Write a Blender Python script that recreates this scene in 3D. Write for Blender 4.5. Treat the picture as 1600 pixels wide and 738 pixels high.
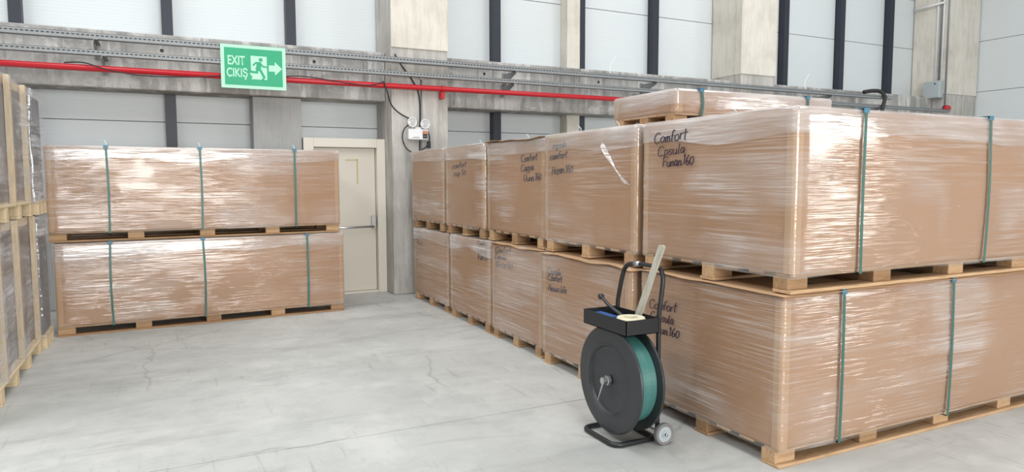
import bpy, bmesh, math, random
from mathutils import Vector, Matrix, noise

for _o in list(bpy.data.objects):
    bpy.data.objects.remove(_o)
scene = bpy.context.scene
C = scene.collection

# ------------------------------------------------------------------ camera
cam_d = bpy.data.cameras.new('camera')
cam_d.sensor_width = 36.0
cam_d.lens = 1085.0 / 1600.0 * 36.0
cam = bpy.data.objects.new('camera', cam_d)
C.objects.link(cam)
M = Matrix(((0.89400217, 0.03908177, -0.44635495),
            (-0.44314836, 0.07001415, -0.89370999),
            (-0.00367661, 0.99678013, 0.07991182)))
cam.matrix_world = Matrix.Translation((0, 0, 1.5)) @ M.to_4x4()
scene.camera = cam

# ------------------------------------------------------------------ light
world = bpy.data.worlds.new('hall_daylight')
scene.world = world
world.use_nodes = True
world.node_tree.nodes['Background'].inputs['Color'].default_value = (0.97, 0.985, 1.0, 1)
world.node_tree.nodes['Background'].inputs['Strength'].default_value = 0.5

def area_light(name, loc, target, sx, sy, power, col=(1, 1, 1)):
    d = bpy.data.lights.new(name, 'AREA')
    d.shape = 'RECTANGLE'
    d.size, d.size_y, d.energy, d.color = sx, sy, power, col
    o = bpy.data.objects.new(name, d)
    C.objects.link(o)
    o.location = loc
    o.rotation_euler = (Vector(target) - Vector(loc)).to_track_quat('-Z', 'Y').to_euler()
    return o

# roof skylight strips and the tall glazed dock opening behind the photographer
area_light('roof_skylight', (-6.5, 2.5, 8.6), (-6.5, 2.5, 0), 2.6, 12, 900, (0.98, 0.99, 1))
area_light('roof_skylight_second', (1.0, 2.5, 8.6), (1.0, 2.5, 0), 2.6, 12, 420, (0.98, 0.99, 1))
area_light('roof_skylight_third', (8.5, 2.5, 8.6), (8.5, 2.5, 0), 2.6, 12, 420, (0.98, 0.99, 1))
area_light('dock_opening', (1.6, -9.0, 2.5), (1.6, 8, 2.5), 6.0, 4.6, 1050, (1, 0.99, 0.97))
area_light('dock_opening_second', (17.0, -9.0, 2.5), (17.0, 8, 2.5), 3.0, 4.6, 400, (1, 0.99, 0.97))

scene.view_settings.view_transform = 'Standard'
scene.view_settings.look = 'None'
scene.view_settings.gamma = 1.0
scene.view_settings.use_curve_mapping = False
scene.view_settings.exposure = 0.03

# ------------------------------------------------------------------ mesh helpers
class MB:
    def __init__(self):
        self.v, self.f, self.s = [], [], []

    def add(self, verts, faces, smooth=False):
        b = len(self.v)
        self.v += [tuple(p) for p in verts]
        self.f += [tuple(i + b for i in q) for q in faces]
        self.s += [smooth] * len(faces)
        return self

    def box(self, x0, x1, y0, y1, z0, z1):
        v = [(x, y, z) for z in (z0, z1) for y in (y0, y1) for x in (x0, x1)]
        return self.add(v, [(0, 2, 3, 1), (4, 5, 7, 6), (0, 1, 5, 4), (1, 3, 7, 5), (3, 2, 6, 7), (2, 0, 4, 6)])

    def bevbox(self, x0, x1, y0, y1, z0, z1, b=0.004):
        bm = bmesh.new()
        bmesh.ops.create_cube(bm, size=1)
        for v in bm.verts:
            v.co = Vector(((x0 + x1) / 2 + v.co.x * (x1 - x0), (y0 + y1) / 2 + v.co.y * (y1 - y0), (z0 + z1) / 2 + v.co.z * (z1 - z0)))
        bmesh.ops.bevel(bm, geom=bm.edges[:], offset=b, segments=2, profile=0.5, affect='EDGES')
        bm.verts.index_update()
        self.add([v.co for v in bm.verts], [[v.index for v in f.verts] for f in bm.faces])
        bm.free()
        return self

    def tube(self, pts, r, n=8, closed=False, caps=True, flat=1.0):
        pts = [Vector(p) for p in pts]
        m = len(pts)
        vs, fs = [], []
        prev = None
        for i, p in enumerate(pts):
            if closed:
                t = (pts[(i + 1) % m] - pts[i - 1]).normalized()
            else:
                t = (pts[min(i + 1, m - 1)] - pts[max(i - 1, 0)]).normalized()
            if prev is None:
                u = t.orthogonal().normalized()
            else:
                u = prev - t * prev.dot(t)
                u = u.normalized() if u.length > 1e-6 else t.orthogonal().normalized()
            prev = u
            w = t.cross(u)
            rr = r[i] if isinstance(r, (list, tuple)) else r
            for k in range(n):
                a = 2 * math.pi * k / n
                vs.append(p + u * math.cos(a) * rr + w * math.sin(a) * rr * flat)
        segs = m if closed else m - 1
        for i in range(segs):
            j = (i + 1) % m
            for k in range(n):
                l = (k + 1) % n
                fs.append((i * n + k, i * n + l, j * n + l, j * n + k))
        if caps and not closed:
            fs.append(tuple(range(n - 1, -1, -1)))
            fs.append(tuple((m - 1) * n + k for k in range(n)))
        return self.add(vs, fs, True)

    def lathe(self, prof, centre, axis='X', n=48, closed_prof=False):
        # prof: (radius, along-axis) pairs
        c = Vector(centre)
        vs, fs = [], []
        for r, h in prof:
            for k in range(n):
                a = 2 * math.pi * k / n
                p, q = r * math.cos(a), r * math.sin(a)
                vs.append(c + Vector({'X': (h, p, q), 'Y': (q, h, p), 'Z': (p, q, h)}[axis]))
        m = len(prof)
        for i in range(m if closed_prof else m - 1):
            j = (i + 1) % m
            for k in range(n):
                l = (k + 1) % n
                fs.append((i * n + k, i * n + l, j * n + l, j * n + k))
        return self.add(vs, fs, False)

    def prism(self, poly, origin, u, v, w):
        # polygon in (u, v), pushed along w
        o, u, v, w = Vector(origin), Vector(u), Vector(v), Vector(w)
        n = len(poly)
        a = [o + u * p[0] + v * p[1] for p in poly]
        b = [p + w for p in a]
        fs = [tuple(range(n)), tuple(range(2 * n - 1, n - 1, -1))]
        fs += [(i, i + n, (i + 1) % n + n, (i + 1) % n) for i in range(n)]
        return self.add(a + b, fs)

    def mesh(self, name):
        me = bpy.data.meshes.new(name)
        me.from_pydata(self.v, [], self.f)
        me.polygons.foreach_set('use_smooth', self.s)
        bm = bmesh.new()
        bm.from_mesh(me)
        bmesh.ops.recalc_face_normals(bm, faces=bm.faces[:])
        bm.to_mesh(me)
        bm.free()
        me.update()
        return me

    def build(self, name, mat, parent=None, loc=None):
        return put(name, self.mesh(name), mat, parent, loc)


def put(name, me, mat, parent=None, loc=None, rot=None):
    if mat and not me.materials:
        me.materials.append(MAT[mat])
    o = bpy.data.objects.new(name, me)
    C.objects.link(o)
    o.parent = parent
    if loc:
        o.location = loc
    if rot:
        o.rotation_euler = rot
    return o


def empty(name, loc=(0, 0, 0), rz=0, parent=None):
    o = bpy.data.objects.new(name, None)
    o.empty_display_size = 0.1
    C.objects.link(o)
    o.location = loc
    o.rotation_euler = (0, 0, rz)
    o.parent = parent
    return o


def tag(o, label, cat, group=None, kind=None):
    o['label'] = label
    o['category'] = cat
    if group:
        o['group'] = group
    if kind:
        o['kind'] = kind
    return o


def spline(pts, k=6, closed=False):
    # Catmull-Rom through the points
    P = [Vector(p) for p in pts]
    n = len(P)
    out = []
    for i in range(n if closed else n - 1):
        if closed:
            a, b, c, d = P[i - 1], P[i], P[(i + 1) % n], P[(i + 2) % n]
        else:
            a, b, c, d = P[max(i - 1, 0)], P[i], P[i + 1], P[min(i + 2, n - 1)]
        for j in range(k):
            t = j / k
            out.append(0.5 * ((2 * b) + (c - a) * t + (2 * a - 5 * b + 4 * c - d) * t * t + (3 * b - a - 3 * c + d) * t ** 3))
    if not closed:
        out.append(P[-1])
    return out


# ------------------------------------------------------------------ materials
MAT = {}


class NT:
    def __init__(self, name):
        self.m = bpy.data.materials.new(name)
        self.m.use_nodes = True
        self.t = self.m.node_tree
        self.t.nodes.clear()
        self.out = self.t.nodes.new('ShaderNodeOutputMaterial')
        MAT[name] = self.m

    def n(self, typ, props=None, **ins):
        nd = self.t.nodes.new(typ)
        for k, v in (props or {}).items():
            setattr(nd, k, v)
        for k, v in ins.items():
            key = int(k[1:]) if k[0] == '_' and k[1:].isdigit() else k.replace('_', ' ')
            self.set(nd.inputs[key], v)
        return nd

    def set(self, sock, v):
        if isinstance(v, bpy.types.Node):
            v = v.outputs[0]
        if isinstance(v, bpy.types.NodeSocket):
            self.t.links.new(v, sock)
        else:
            if hasattr(sock.default_value, '__len__') and len(sock.default_value) == 4 and len(v) == 3:
                v = (*v, 1)
            sock.default_value = v

    def math(self, op, a, b=0.0, clamp=False):
        return self.n('ShaderNodeMath', {'operation': op, 'use_clamp': clamp}, _0=a, _1=b)

    def coord(self):
        return self.n('ShaderNodeTexCoord').outputs['Object']

    def mapped(self, scale=(1, 1, 1), rot=(0, 0, 0), loc=(0, 0, 0), vec=None):
        return self.n('ShaderNodeMapping', None, Vector=vec or self.coord(), Scale=scale, Rotation=rot, Location=loc).outputs[0]

    def noise(self, scale, vec=None, detail=4, rough=0.55, w=None, dist=0.0):
        nd = self.n('ShaderNodeTexNoise', {'noise_dimensions': '4D' if w is not None else '3D'}, Scale=scale, Detail=detail, Roughness=rough, Distortion=dist)
        self.set(nd.inputs['Vector'], vec or self.coord())
        if w is not None:
            self.set(nd.inputs['W'], w)
        return nd.outputs['Fac']

    def ramp(self, fac, stops, interp='LINEAR'):
        nd = self.n('ShaderNodeValToRGB', None, Fac=fac)
        cr = nd.color_ramp
        cr.interpolation = interp
        while len(cr.elements) < len(stops):
            cr.elements.new(0.5)
        for e, (p, c) in zip(cr.elements, stops):
            e.position = p
            e.color = (c, c, c, 1) if isinstance(c, (int, float)) else (*c, 1)
        return nd.outputs[0]

    def mix(self, fac, a, b, blend='MIX'):
        nd = self.n('ShaderNodeMix', {'data_type': 'RGBA', 'blend_type': blend})
        self.set(nd.inputs[0], fac)
        self.set(nd.inputs[6], a)
        self.set(nd.inputs[7], b)
        return nd.outputs[2]

    def bump(self, h, strength=0.3, dist=0.01):
        return self.n('ShaderNodeBump', None, Height=h, Strength=strength, Distance=dist).outputs[0]

    def pbsdf(self, col, rough=0.6, metal=0.0, normal=None, spec=0.5, **kw):
        p = self.n('ShaderNodeBsdfPrincipled', None, Base_Color=col, Roughness=rough, Metallic=metal, Specular_IOR_Level=spec, **kw)
        if normal is not None:
            self.set(p.inputs['Normal'], normal)
        return p.outputs[0]

    def done(self, sh):
        self.t.links.new(sh, self.out.inputs['Surface'])
        return self.m


def simple(name, col, rough=0.6, metal=0.0, spec=0.5, var=0.12, vs=12, bump=0.0):
    m = NT(name)
    nz = m.noise(vs)
    c = m.mix(nz, tuple(x * (1 - var) for x in col), tuple(min(1, x * (1 + var)) for x in col))
    nm = m.bump(m.noise(vs * 8), bump, 0.003) if bump else None
    m.done(m.pbsdf(c, rough, metal, nm, spec))


simple('black_paint', (0.014, 0.015, 0.017), 0.42, 0, 0.5, 0.2, 25, 0.05)
simple('black_plastic', (0.03, 0.032, 0.036), 0.4, 0, 0.5, 0.2, 18, 0.06)
simple('grey_rubber', (0.2, 0.2, 0.2), 0.6, 0, 0.4, 0.15, 30)
simple('steel', (0.55, 0.56, 0.57), 0.3, 0.9, 0.5, 0.1)
simple('galvanised', (0.27, 0.285, 0.29), 0.5, 0.4, 0.5, 0.18, 9)
simple('navy_steel', (0.018, 0.022, 0.036), 0.45, 0, 0.5, 0.15, 6)
simple('red_pipe', (0.5, 0.012, 0.022), 0.33, 0, 0.5, 0.12, 5)
simple('cable_black', (0.02, 0.02, 0.022), 0.55)
simple('white_plastic', (0.82, 0.83, 0.83), 0.35, 0, 0.5, 0.03)
simple('grey_box', (0.42, 0.47, 0.48), 0.45, 0, 0.5, 0.06)
simple('lamp_lens', (0.5, 0.51, 0.5), 0.2, 0, 0.6, 0.2, 120)
simple('orange_label', (0.75, 0.22, 0.1), 0.5)
simple('door_paint', (0.66, 0.62, 0.54), 0.5, 0, 0.4, 0.04, 3)
simple('frame_paint', (0.7, 0.665, 0.58), 0.5, 0, 0.4, 0.04, 3)
simple('tape_mark', (0.55, 0.47, 0.28), 0.6)
simple('sign_pale', (0.44, 0.8, 0.58), 0.5, 0, 0.4, 0.03, 4)
simple('sign_green', (0.022, 0.36, 0.18), 0.45, 0, 0.4, 0.05, 4)
simple('blue_tool', (0.02, 0.11, 0.32), 0.4, 0, 0.5, 0.2)
simple('cream_roll', (0.75, 0.7, 0.52), 0.6, 0, 0.4, 0.1, 30)
simple('marker_ink', (0.028, 0.022, 0.05), 0.5, 0, 0.3, 0.1)
simple('guard_blue', (0.04, 0.17, 0.26), 0.4, 0, 0.5, 0.2)
simple('clear_tail', (0.5, 0.72, 0.76), 0.25, 0, 0.6, 0.1)
simple('crate_goods', (0.2, 0.165, 0.145), 0.6, 0, 0.4, 0.45, 3)
simple('dark_shaded_goods', (0.1, 0.105, 0.11), 0.6, 0, 0.4, 0.4, 4)  # dark grey contents, with the shade of the lower gap put into the colour

# strap: teal polyester, faintly embossed
m = NT('strap_green')
nz = m.noise(18)
m.done(m.pbsdf(m.mix(nz, (0.025, 0.105, 0.088), (0.045, 0.15, 0.125)), 0.35, 0, m.bump(m.n('ShaderNodeTexWave', {'bands_direction': 'DIAGONAL'}, Scale=60.0).outputs[1], 0.1, 0.001)))
m = NT('strap_coil')
wv = m.n('ShaderNodeTexWave', {'bands_direction': 'X'}, Scale=22.0, Distortion=0.6).outputs[1]
m.done(m.pbsdf(m.mix(wv, (0.04, 0.155, 0.14), (0.085, 0.24, 0.215)), 0.35, 0, m.bump(wv, 0.3, 0.002)))

# pallet wood
m = NT('pallet_wood')
oi = m.n('ShaderNodeObjectInfo').outputs['Random']
wofs = m.math('MULTIPLY', oi, 37.0)
g = m.noise(6, m.mapped((1.2, 9, 9)), 5, 0.6, wofs)
base = m.ramp(g, [(0.25, (0.36, 0.22, 0.12)), (0.5, (0.54, 0.36, 0.21)), (0.8, (0.62, 0.45, 0.28))])
tone = m.ramp(oi, [(0.0, (0.6, 0.54, 0.48)), (0.5, (0.84, 0.81, 0.78)), (1.0, (1.0, 0.98, 0.94))])
c = m.mix(1.0, base, tone, 'MULTIPLY')
m.done(m.pbsdf(c, 0.75, 0, m.bump(g, 0.35, 0.003), 0.25))
m = NT('pale_wood')
oi = m.n('ShaderNodeObjectInfo').outputs['Random']
g = m.noise(5, m.mapped((14, 14, 1.5)), 5, 0.6, m.math('MULTIPLY', oi, 31.0))
m.done(m.pbsdf(m.ramp(g, [(0.25, (0.55, 0.41, 0.24)), (0.55, (0.72, 0.58, 0.38)), (0.85, (0.78, 0.67, 0.47))]), 0.7, 0, m.bump(g, 0.3, 0.003), 0.25))
m = NT('weathered_wood')
g = m.noise(5, m.mapped((14, 14, 1.2)), 6, 0.65)
m.done(m.pbsdf(m.ramp(g, [(0.25, (0.2, 0.19, 0.15)), (0.5, (0.44, 0.42, 0.35)), (0.8, (0.62, 0.59, 0.5))]), 0.75, 0, m.bump(g, 0.4, 0.003), 0.25))

# cardboard
m = NT('cardboard')
oi = m.n('ShaderNodeObjectInfo').outputs['Random']
w = m.math('MULTIPLY', oi, 23.0)
n1 = m.noise(1.3, None, 4, 0.5, w)
n2 = m.noise(9, m.mapped((8, 8, 0.5)), 3, 0.5, w)
c = m.mix(n1, (0.33, 0.188, 0.102), (0.415, 0.248, 0.142))
c = m.mix(m.math('MULTIPLY', n2, 0.25), c, (0.36, 0.2, 0.11))
m.done(m.pbsdf(c, 0.7, 0, m.bump(n2, 0.15, 0.004), 0.25))
m = NT('cardboard_sheet')
n1 = m.noise(3, None, 4)
m.done(m.pbsdf(m.mix(n1, (0.36, 0.22, 0.12), (0.52, 0.34, 0.2)), 0.75, 0, None, 0.2))

# stretch film: clear, milky where layers overlap, wrinkled along the wrap direction
def film(name, haze_lo, haze_hi, gloss, tint=(0.86, 0.85, 0.84), bump=1.0, tilt=0.1, fz=1.0, depth=0.012):
    m = NT(name)
    oi = m.n('ShaderNodeObjectInfo').outputs['Random']
    w = m.math('MULTIPLY', oi, 41.0)
    co = m.coord()
    big = m.noise(1.6, co, 2, 0.5, w)
    # long taut wrinkles in two slightly crossing directions
    s1 = m.noise(1.0, m.mapped((1.9, 1.9, 42 * fz), (tilt, -tilt, 0), (0, 0, 0), co), 2.5, 0.55, w, 0.35)
    s2 = m.noise(1.0, m.mapped((1.6, 1.6, 70 * fz), (-tilt * 1.6, tilt * 1.5, 0), (3, 1, 2), co), 2, 0.5, w, 0.5)
    s3 = m.noise(1.0, m.mapped((2.8, 2.8, 120 * fz), (tilt * 0.5, -tilt * 0.4, 0), (7, 4, 1), co), 2, 0.5, w, 0.3)
    l2 = m.ramp(s2, [(0.5, 0.0), (0.6, 0.6), (0.7, 1.0)])
    l3 = m.ramp(s3, [(0.52, 0.0), (0.66, 1.0)])
    bands = m.ramp(m.noise(1.0, m.mapped((0.5, 0.5, 5.0), (tilt * 1.6, -tilt * 1.5, 0), (0, 0, 0), co), 1, 0.4, w, 0.3), [(0.42, 0.0), (0.5, 0.35), (0.515, 0.75), (0.7, 1.0)])
    patch = m.ramp(big, [(0.42, 0.06), (0.58, 1.0)])
    hz_ = m.math('ADD', m.math('ADD', m.math('MULTIPLY', l2, 0.38), m.math('MULTIPLY', l3, 0.3)), m.math('MULTIPLY', bands, 0.32))
    hz_ = m.math('MULTIPLY', hz_, patch)
    haze = m.n('ShaderNodeMapRange', None, Value=hz_, From_Min=0.0, From_Max=0.75, To_Min=haze_lo, To_Max=haze_hi).outputs[0]
    wr = m.ramp(m.noise(2.3, m.mapped((1, 1, 2.2), (0, 0, 0), (2, 8, 5), co), 2, 0.5, w), [(0.4, 0.12), (0.6, 1.0)])
    hgt = m.math('ADD', m.math('MULTIPLY', s1, 1.0), m.math('ADD', m.math('MULTIPLY', s2, 0.6), m.math('MULTIPLY', s3, 0.22)))
    hgt = m.math('MULTIPLY', m.math('SUBTRACT', hgt, 0.91), wr)
    bmp = m.n('ShaderNodeBump', None, Height=hgt, Strength=bump, Distance=depth).outputs[0]
    diff = m.n('ShaderNodeBsdfDiffuse', None, Color=tint, Roughness=0.5).outputs[0]
    tr = m.n('ShaderNodeBsdfTransparent', None, Color=(0.99, 0.99, 0.99)).outputs[0]
    a = m.n('ShaderNodeMixShader', None, Fac=haze, _1=tr, _2=diff).outputs[0]
    gl = m.n('ShaderNodeBsdfGlossy', None, Color=(1, 1, 1), Roughness=0.09, Normal=bmp).outputs[0]
    fr = m.n('ShaderNodeFresnel', None, IOR=1.5, Normal=bmp).outputs[0]
    fr = m.math('MINIMUM', m.math('MULTIPLY', fr, gloss), 0.11)
    b = m.n('ShaderNodeMixShader', None, Fac=fr, _1=a, _2=gl).outputs[0]
    m.done(b)


film('stretch_film', 0.025, 0.48, 1.45, (0.8, 0.76, 0.73), 1.0, 0.1, 1.0, 0.011)
film('collar_film', 0.12, 0.62, 1.7, (0.86, 0.83, 0.81), 1.0, 0.25, 0.5)
film('crate_film', 0.1, 0.7, 1.6, (0.6, 0.585, 0.585), 1.0, 0.6, 0.3)

m = NT('gathered_film')
nz = m.noise(14, m.mapped((1, 1, 5)), 4)
sh = m.pbsdf((0.88, 0.86, 0.84), 0.15, 0, m.bump(nz, 0.8, 0.01), 0.8)
m.done(m.n('ShaderNodeMixShader', None, Fac=m.ramp(nz, [(0.4, 0.25), (0.65, 0.85)]), _1=m.n('ShaderNodeBsdfTransparent').outputs[0], _2=sh).outputs[0])

# concrete
def concrete(name, lo, mid, hi, streak=0.5, rough=0.8, stain=(0.8, 0.8, 0.78), grain_v=True):
    m = NT(name)
    n1 = m.noise(1.6, None, 6, 0.6)
    c = m.ramp(n1, [(0.3, lo), (0.5, mid), (0.72, hi)])
    v = m.noise(4.0, m.mapped((2.2, 2.2, 0.22)), 5, 0.65, None, 0.4)
    c = m.mix(m.math('MULTIPLY', m.ramp(v, [(0.5, 0), (0.62, 1)]), streak), c, stain)
    v2 = m.noise(3.0, m.mapped((3.5, 3.5, 0.3), (0, 0, 0), (5, 3, 1)), 5, 0.65)
    c = m.mix(m.math('MULTIPLY', m.ramp(v2, [(0.52, 0), (0.66, 1)]), streak * 0.7), c, tuple(x * 0.6 for x in lo))
    fine = m.noise(40, m.mapped((1, 1, 0.12)) if grain_v else None, 4, 0.6)
    c = m.mix(m.math('MULTIPLY', m.ramp(fine, [(0.5, 0), (0.75, 1)]), 0.25), c, tuple(x * 0.5 for x in lo))
    m.done(m.pbsdf(c, rough, 0, m.bump(m.math('ADD', fine, n1), 0.35, 0.006), 0.2))


m = NT('beam_concrete')
n1 = m.noise(1.1, None, 7, 0.66)
c = m.ramp(n1, [(0.3, (0.22, 0.215, 0.205)), (0.48, (0.33, 0.325, 0.31)), (0.68, (0.47, 0.465, 0.445))])
v = m.noise(1.0, m.mapped((3.2, 3.2, 0.5)), 5, 0.7, None, 0.6)
c = m.mix(m.math('MULTIPLY', m.ramp(v, [(0.5, 0), (0.58, 0.6), (0.7, 1)]), 0.85), c, (0.68, 0.675, 0.655))
v = m.noise(1.0, m.mapped((7, 7, 0.6), (0, 0, 0), (4, 2, 9)), 4, 0.65, None, 0.4)
c = m.mix(m.math('MULTIPLY', m.ramp(v, [(0.54, 0), (0.66, 1)]), 0.6), c, (0.15, 0.15, 0.145))
v = m.noise(2.6, m.mapped((1, 1, 1.6), (0, 0, 0), (8, 2, 3)), 6, 0.7, None, 0.8)
c = m.mix(m.math('MULTIPLY', m.ramp(v, [(0.55, 0), (0.66, 1)]), 0.6), c, (0.6, 0.6, 0.585))
fine = m.noise(34, None, 4, 0.6)
c = m.mix(m.math('MULTIPLY', m.ramp(fine, [(0.5, 0), (0.75, 1)]), 0.25), c, (0.16, 0.16, 0.155))
m.done(m.pbsdf(c, 0.85, 0, m.bump(m.math('ADD', fine, n1), 0.35, 0.006), 0.2))
concrete('column_concrete', (0.36, 0.345, 0.32), (0.47, 0.455, 0.425), (0.57, 0.55, 0.515), 0.6, 0.85, (0.66, 0.63, 0.58))
concrete('grey_concrete', (0.36, 0.37, 0.365), (0.41, 0.42, 0.415), (0.45, 0.46, 0.45), 0.12, 0.85, (0.5, 0.5, 0.49))
concrete('plaster', (0.56, 0.525, 0.46), (0.68, 0.645, 0.57), (0.74, 0.705, 0.64), 0.35, 0.85, (0.76, 0.73, 0.66))

# floor slab
m = NT('floor_concrete')
co = m.coord()
n1 = m.noise(0.55, co, 5, 0.55)
n2 = m.noise(3.2, co, 7, 0.68)
c = m.ramp(n1, [(0.3, (0.42, 0.43, 0.41)), (0.5, (0.49, 0.5, 0.48)), (0.7, (0.55, 0.555, 0.535))])
c = m.mix(m.math('MULTIPLY', m.ramp(n2, [(0.46, 0), (0.68, 1)]), 0.55), c, (0.37, 0.375, 0.36))
n3 = m.noise(1.4, m.mapped((1, 1, 1), (0, 0, 0), (3, 1, 0), co), 8, 0.7)
c = m.mix(m.math('MULTIPLY', m.ramp(n3, [(0.5, 0), (0.62, 1)]), 0.5), c, (0.6, 0.605, 0.585))
sm = m.noise(1.1, m.mapped((0.5, 2.0, 1), (0, 0, 0.5)), 6, 0.7, None, 1.2)
c = m.mix(m.math('MULTIPLY', m.ramp(sm, [(0.52, 0), (0.66, 1)]), 0.5), c, (0.33, 0.335, 0.325))
# fork-truck scuffs: thin stretched marks, sparse
for sc, ro, lo_ in (((16, 1.1, 1), 0.3, (0, 0, 0)), ((19, 1.6, 1), -0.5, (4, 2, 0)), ((14, 1.8, 1), 1.0, (7, 1, 0)), ((17, 1.3, 1), 1.9, (2, 6, 0))):
    s_ = m.noise(1.2, m.mapped(sc, (0, 0, ro), lo_, co), 3, 0.6, None, 0.7)
    msk = m.ramp(m.noise(0.7, m.mapped((1, 1, 1), (0, 0, 0), (lo_[0] + 2, 9 - lo_[1], 0), co), 4), [(0.52, 0), (0.62, 1)])
    c = m.mix(m.math('MULTIPLY', m.math('MULTIPLY', m.ramp(s_, [(0.63, 0), (0.69, 1)]), msk), 0.55), c, (0.3, 0.295, 0.28))
# hairline cracks
vo = m.n('ShaderNodeTexVoronoi', {'feature': 'DISTANCE_TO_EDGE'}, Scale=0.55)
wp = m.n('ShaderNodeTexNoise', None, Scale=2.5, Detail=6.0)
m.set(wp.inputs['Vector'], co)
m.set(vo.inputs['Vector'], m.mix(0.22, co, wp.outputs['Color']))
cr = m.ramp(vo.outputs['Distance'], [(0.0, 1), (0.006, 0)])
cmask = m.ramp(m.noise(0.8, m.mapped((1, 1, 1), (0, 0, 0), (1, 5, 2), co), 2), [(0.46, 0), (0.56, 1)])
c = m.mix(m.math('MULTIPLY', m.math('MULTIPLY', cr, cmask), 0.5), c, (0.26, 0.25, 0.22))
rg = m.ramp(n2, [(0.3, 0.42), (0.7, 0.62)])
m.done(m.pbsdf(c, rg, 0, m.bump(n2, 0.08, 0.004), 0.35))
simple('joint_fill', (0.2, 0.2, 0.19), 0.8, 0, 0.2, 0.2)

# white sandwich panels with fine horizontal ribbing
m = NT('wall_panel')
oi = m.n('ShaderNodeObjectInfo').outputs['Random']
wv = m.n('ShaderNodeTexWave', {'bands_direction': 'Z', 'wave_profile': 'SIN'}, Scale=8.0, Distortion=0.15).outputs[1]
c = m.mix(m.noise(0.8, None, 3, 0.5, oi), (0.62, 0.665, 0.675), (0.67, 0.71, 0.72))
m.done(m.pbsdf(c, 0.45, 0, m.bump(wv, 0.15, 0.004), 0.4))

# ------------------------------------------------------------------ floor and walls
JY = 3.95
fl = MB().box(-9, 15.5, -12, 9.9, -0.2, -0.012).build('floor', 'joint_fill')
tag(fl, 'pale grey power-floated concrete warehouse floor with one saw-cut joint', 'floor', None, 'structure')
MB().bevbox(-9, 15.5, JY + 0.004, 9.9, -0.1, 0, 0.003).build('floor_slab', 'floor_concrete', fl)
MB().bevbox(-9, 15.5, -12, JY - 0.004, -0.1, 0, 0.003).build('floor_slab', 'floor_concrete', fl)

YW = 9.46
wb = MB().box(-5.2, 15.3, YW + 0.07, YW + 0.12, 0, 7.2).build('wall_back', 'wall_panel')
tag(wb, 'back wall of white ribbed sandwich panels behind the concrete frame', 'wall', None, 'structure')
zs = [0, 1.2, 2.205, 3.2, 4.19, 5.18, 6.17, 7.16]
xs = [-5.2, 3.0, 9.0, 15.2]
for i in range(len(zs) - 1):
    for j in range(3):
        MB().bevbox(xs[j] + 0.002, xs[j + 1] - 0.002, YW, YW + 0.08, zs[i] + 0.004, zs[i + 1] - 0.004, 0.004).build('panel', 'wall_panel', wb)
XR = 15.09
wr = MB().box(XR + 0.07, XR + 0.12, 0.5, 9.5, 0, 7.2).build('wall_right', 'wall_panel')
tag(wr, 'right hand wall of white ribbed sandwich panels beyond the corner column', 'wall', None, 'structure')
zr = [0, 1.25, 2.27, 3.285, 4.31, 5.33, 6.35, 7.16]
for i in range(len(zr) - 1):
    MB().bevbox(XR, XR + 0.08, 0.5, 9.45, zr[i] + 0.004, zr[i + 1] - 0.004, 0.004).build('panel', 'wall_panel', wr)

# steel posts behind the beam
POSTS = [(-1.40, 'far left, beside the wrapped crates'), (0.09, 'left of the exit sign'), (1.505, 'right above the exit sign'),
         (4.40, 'right of the concrete column with the emergency lamp'), (5.85, 'next to the pale square post'),
         (7.27, 'left of the second concrete column'), (10.23, 'right of the second concrete column'),
         (11.72, 'midway between second column and corner column'), (13.15, 'left of the corner column with the grey box')]
for x, lab in POSTS:
    mb = MB()
    mb.box(x - 0.06, x + 0.06, 9.32, 9.335, 0, 7.1)
    mb.box(x - 0.06, x - 0.05, 9.335, 9.455, 0, 7.1)
    mb.box(x + 0.05, x + 0.06, 9.335, 9.455, 0, 7.1)
    mb.box(x - 0.06, x + 0.06, 9.445, 9.459, 0, 7.1)
    o = mb.build('steel_post', 'navy_steel')
    tag(o, 'dark navy steel wall post, ' + lab, 'post', 'navy steel posts along the back wall', 'structure')
o = MB().bevbox(5.545, 5.775, 9.25, 9.455, 0, 7.1, 0.01).build('pale_post', 'plaster')
tag(o, 'pale square post touching a navy post on the back wall', 'post', None, 'structure')

# concrete beams
bl = MB().bevbox(-5.0, 2.625, 9.0, 9.45, 2.53, 3.16, 0.012).build('concrete_beam', 'beam_concrete')
tag(bl, 'stained grey concrete beam on the left, behind the exit sign', 'beam', None, 'structure')
br = MB().bevbox(3.40, 14.0, 9.0, 9.45, 2.49, 3.16, 0.012).build('concrete_beam', 'beam_concrete')
tag(br, 'stained grey concrete beam right of the first column, behind the stacked loads', 'beam', None, 'structure')
for o, xx in ((bl, (0.02, 1.72)), (br, (4.05, 5.95))):
    for x in xx:
        MB().lathe([(0.0, -0.004), (0.018, -0.004), (0.02, 0.0)], (x, 8.998, 2.98), 'Y', 12).build('form_tie_hole', 'cable_black', o)

# columns
def column(x0, x1, label, zp, xp0=None):
    o = MB().bevbox(x0, x1, 8.75, 9.45, 0, 7.1, 0.014).build('concrete_column', 'column_concrete')
    tag(o, label, 'column', None, 'structure')
    MB().bevbox(x0 if xp0 is None else xp0, x1 + 0.004, 8.732, 8.76, zp, 7.1, 0.008).build('plaster_facing', 'plaster', o)
    return o


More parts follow.
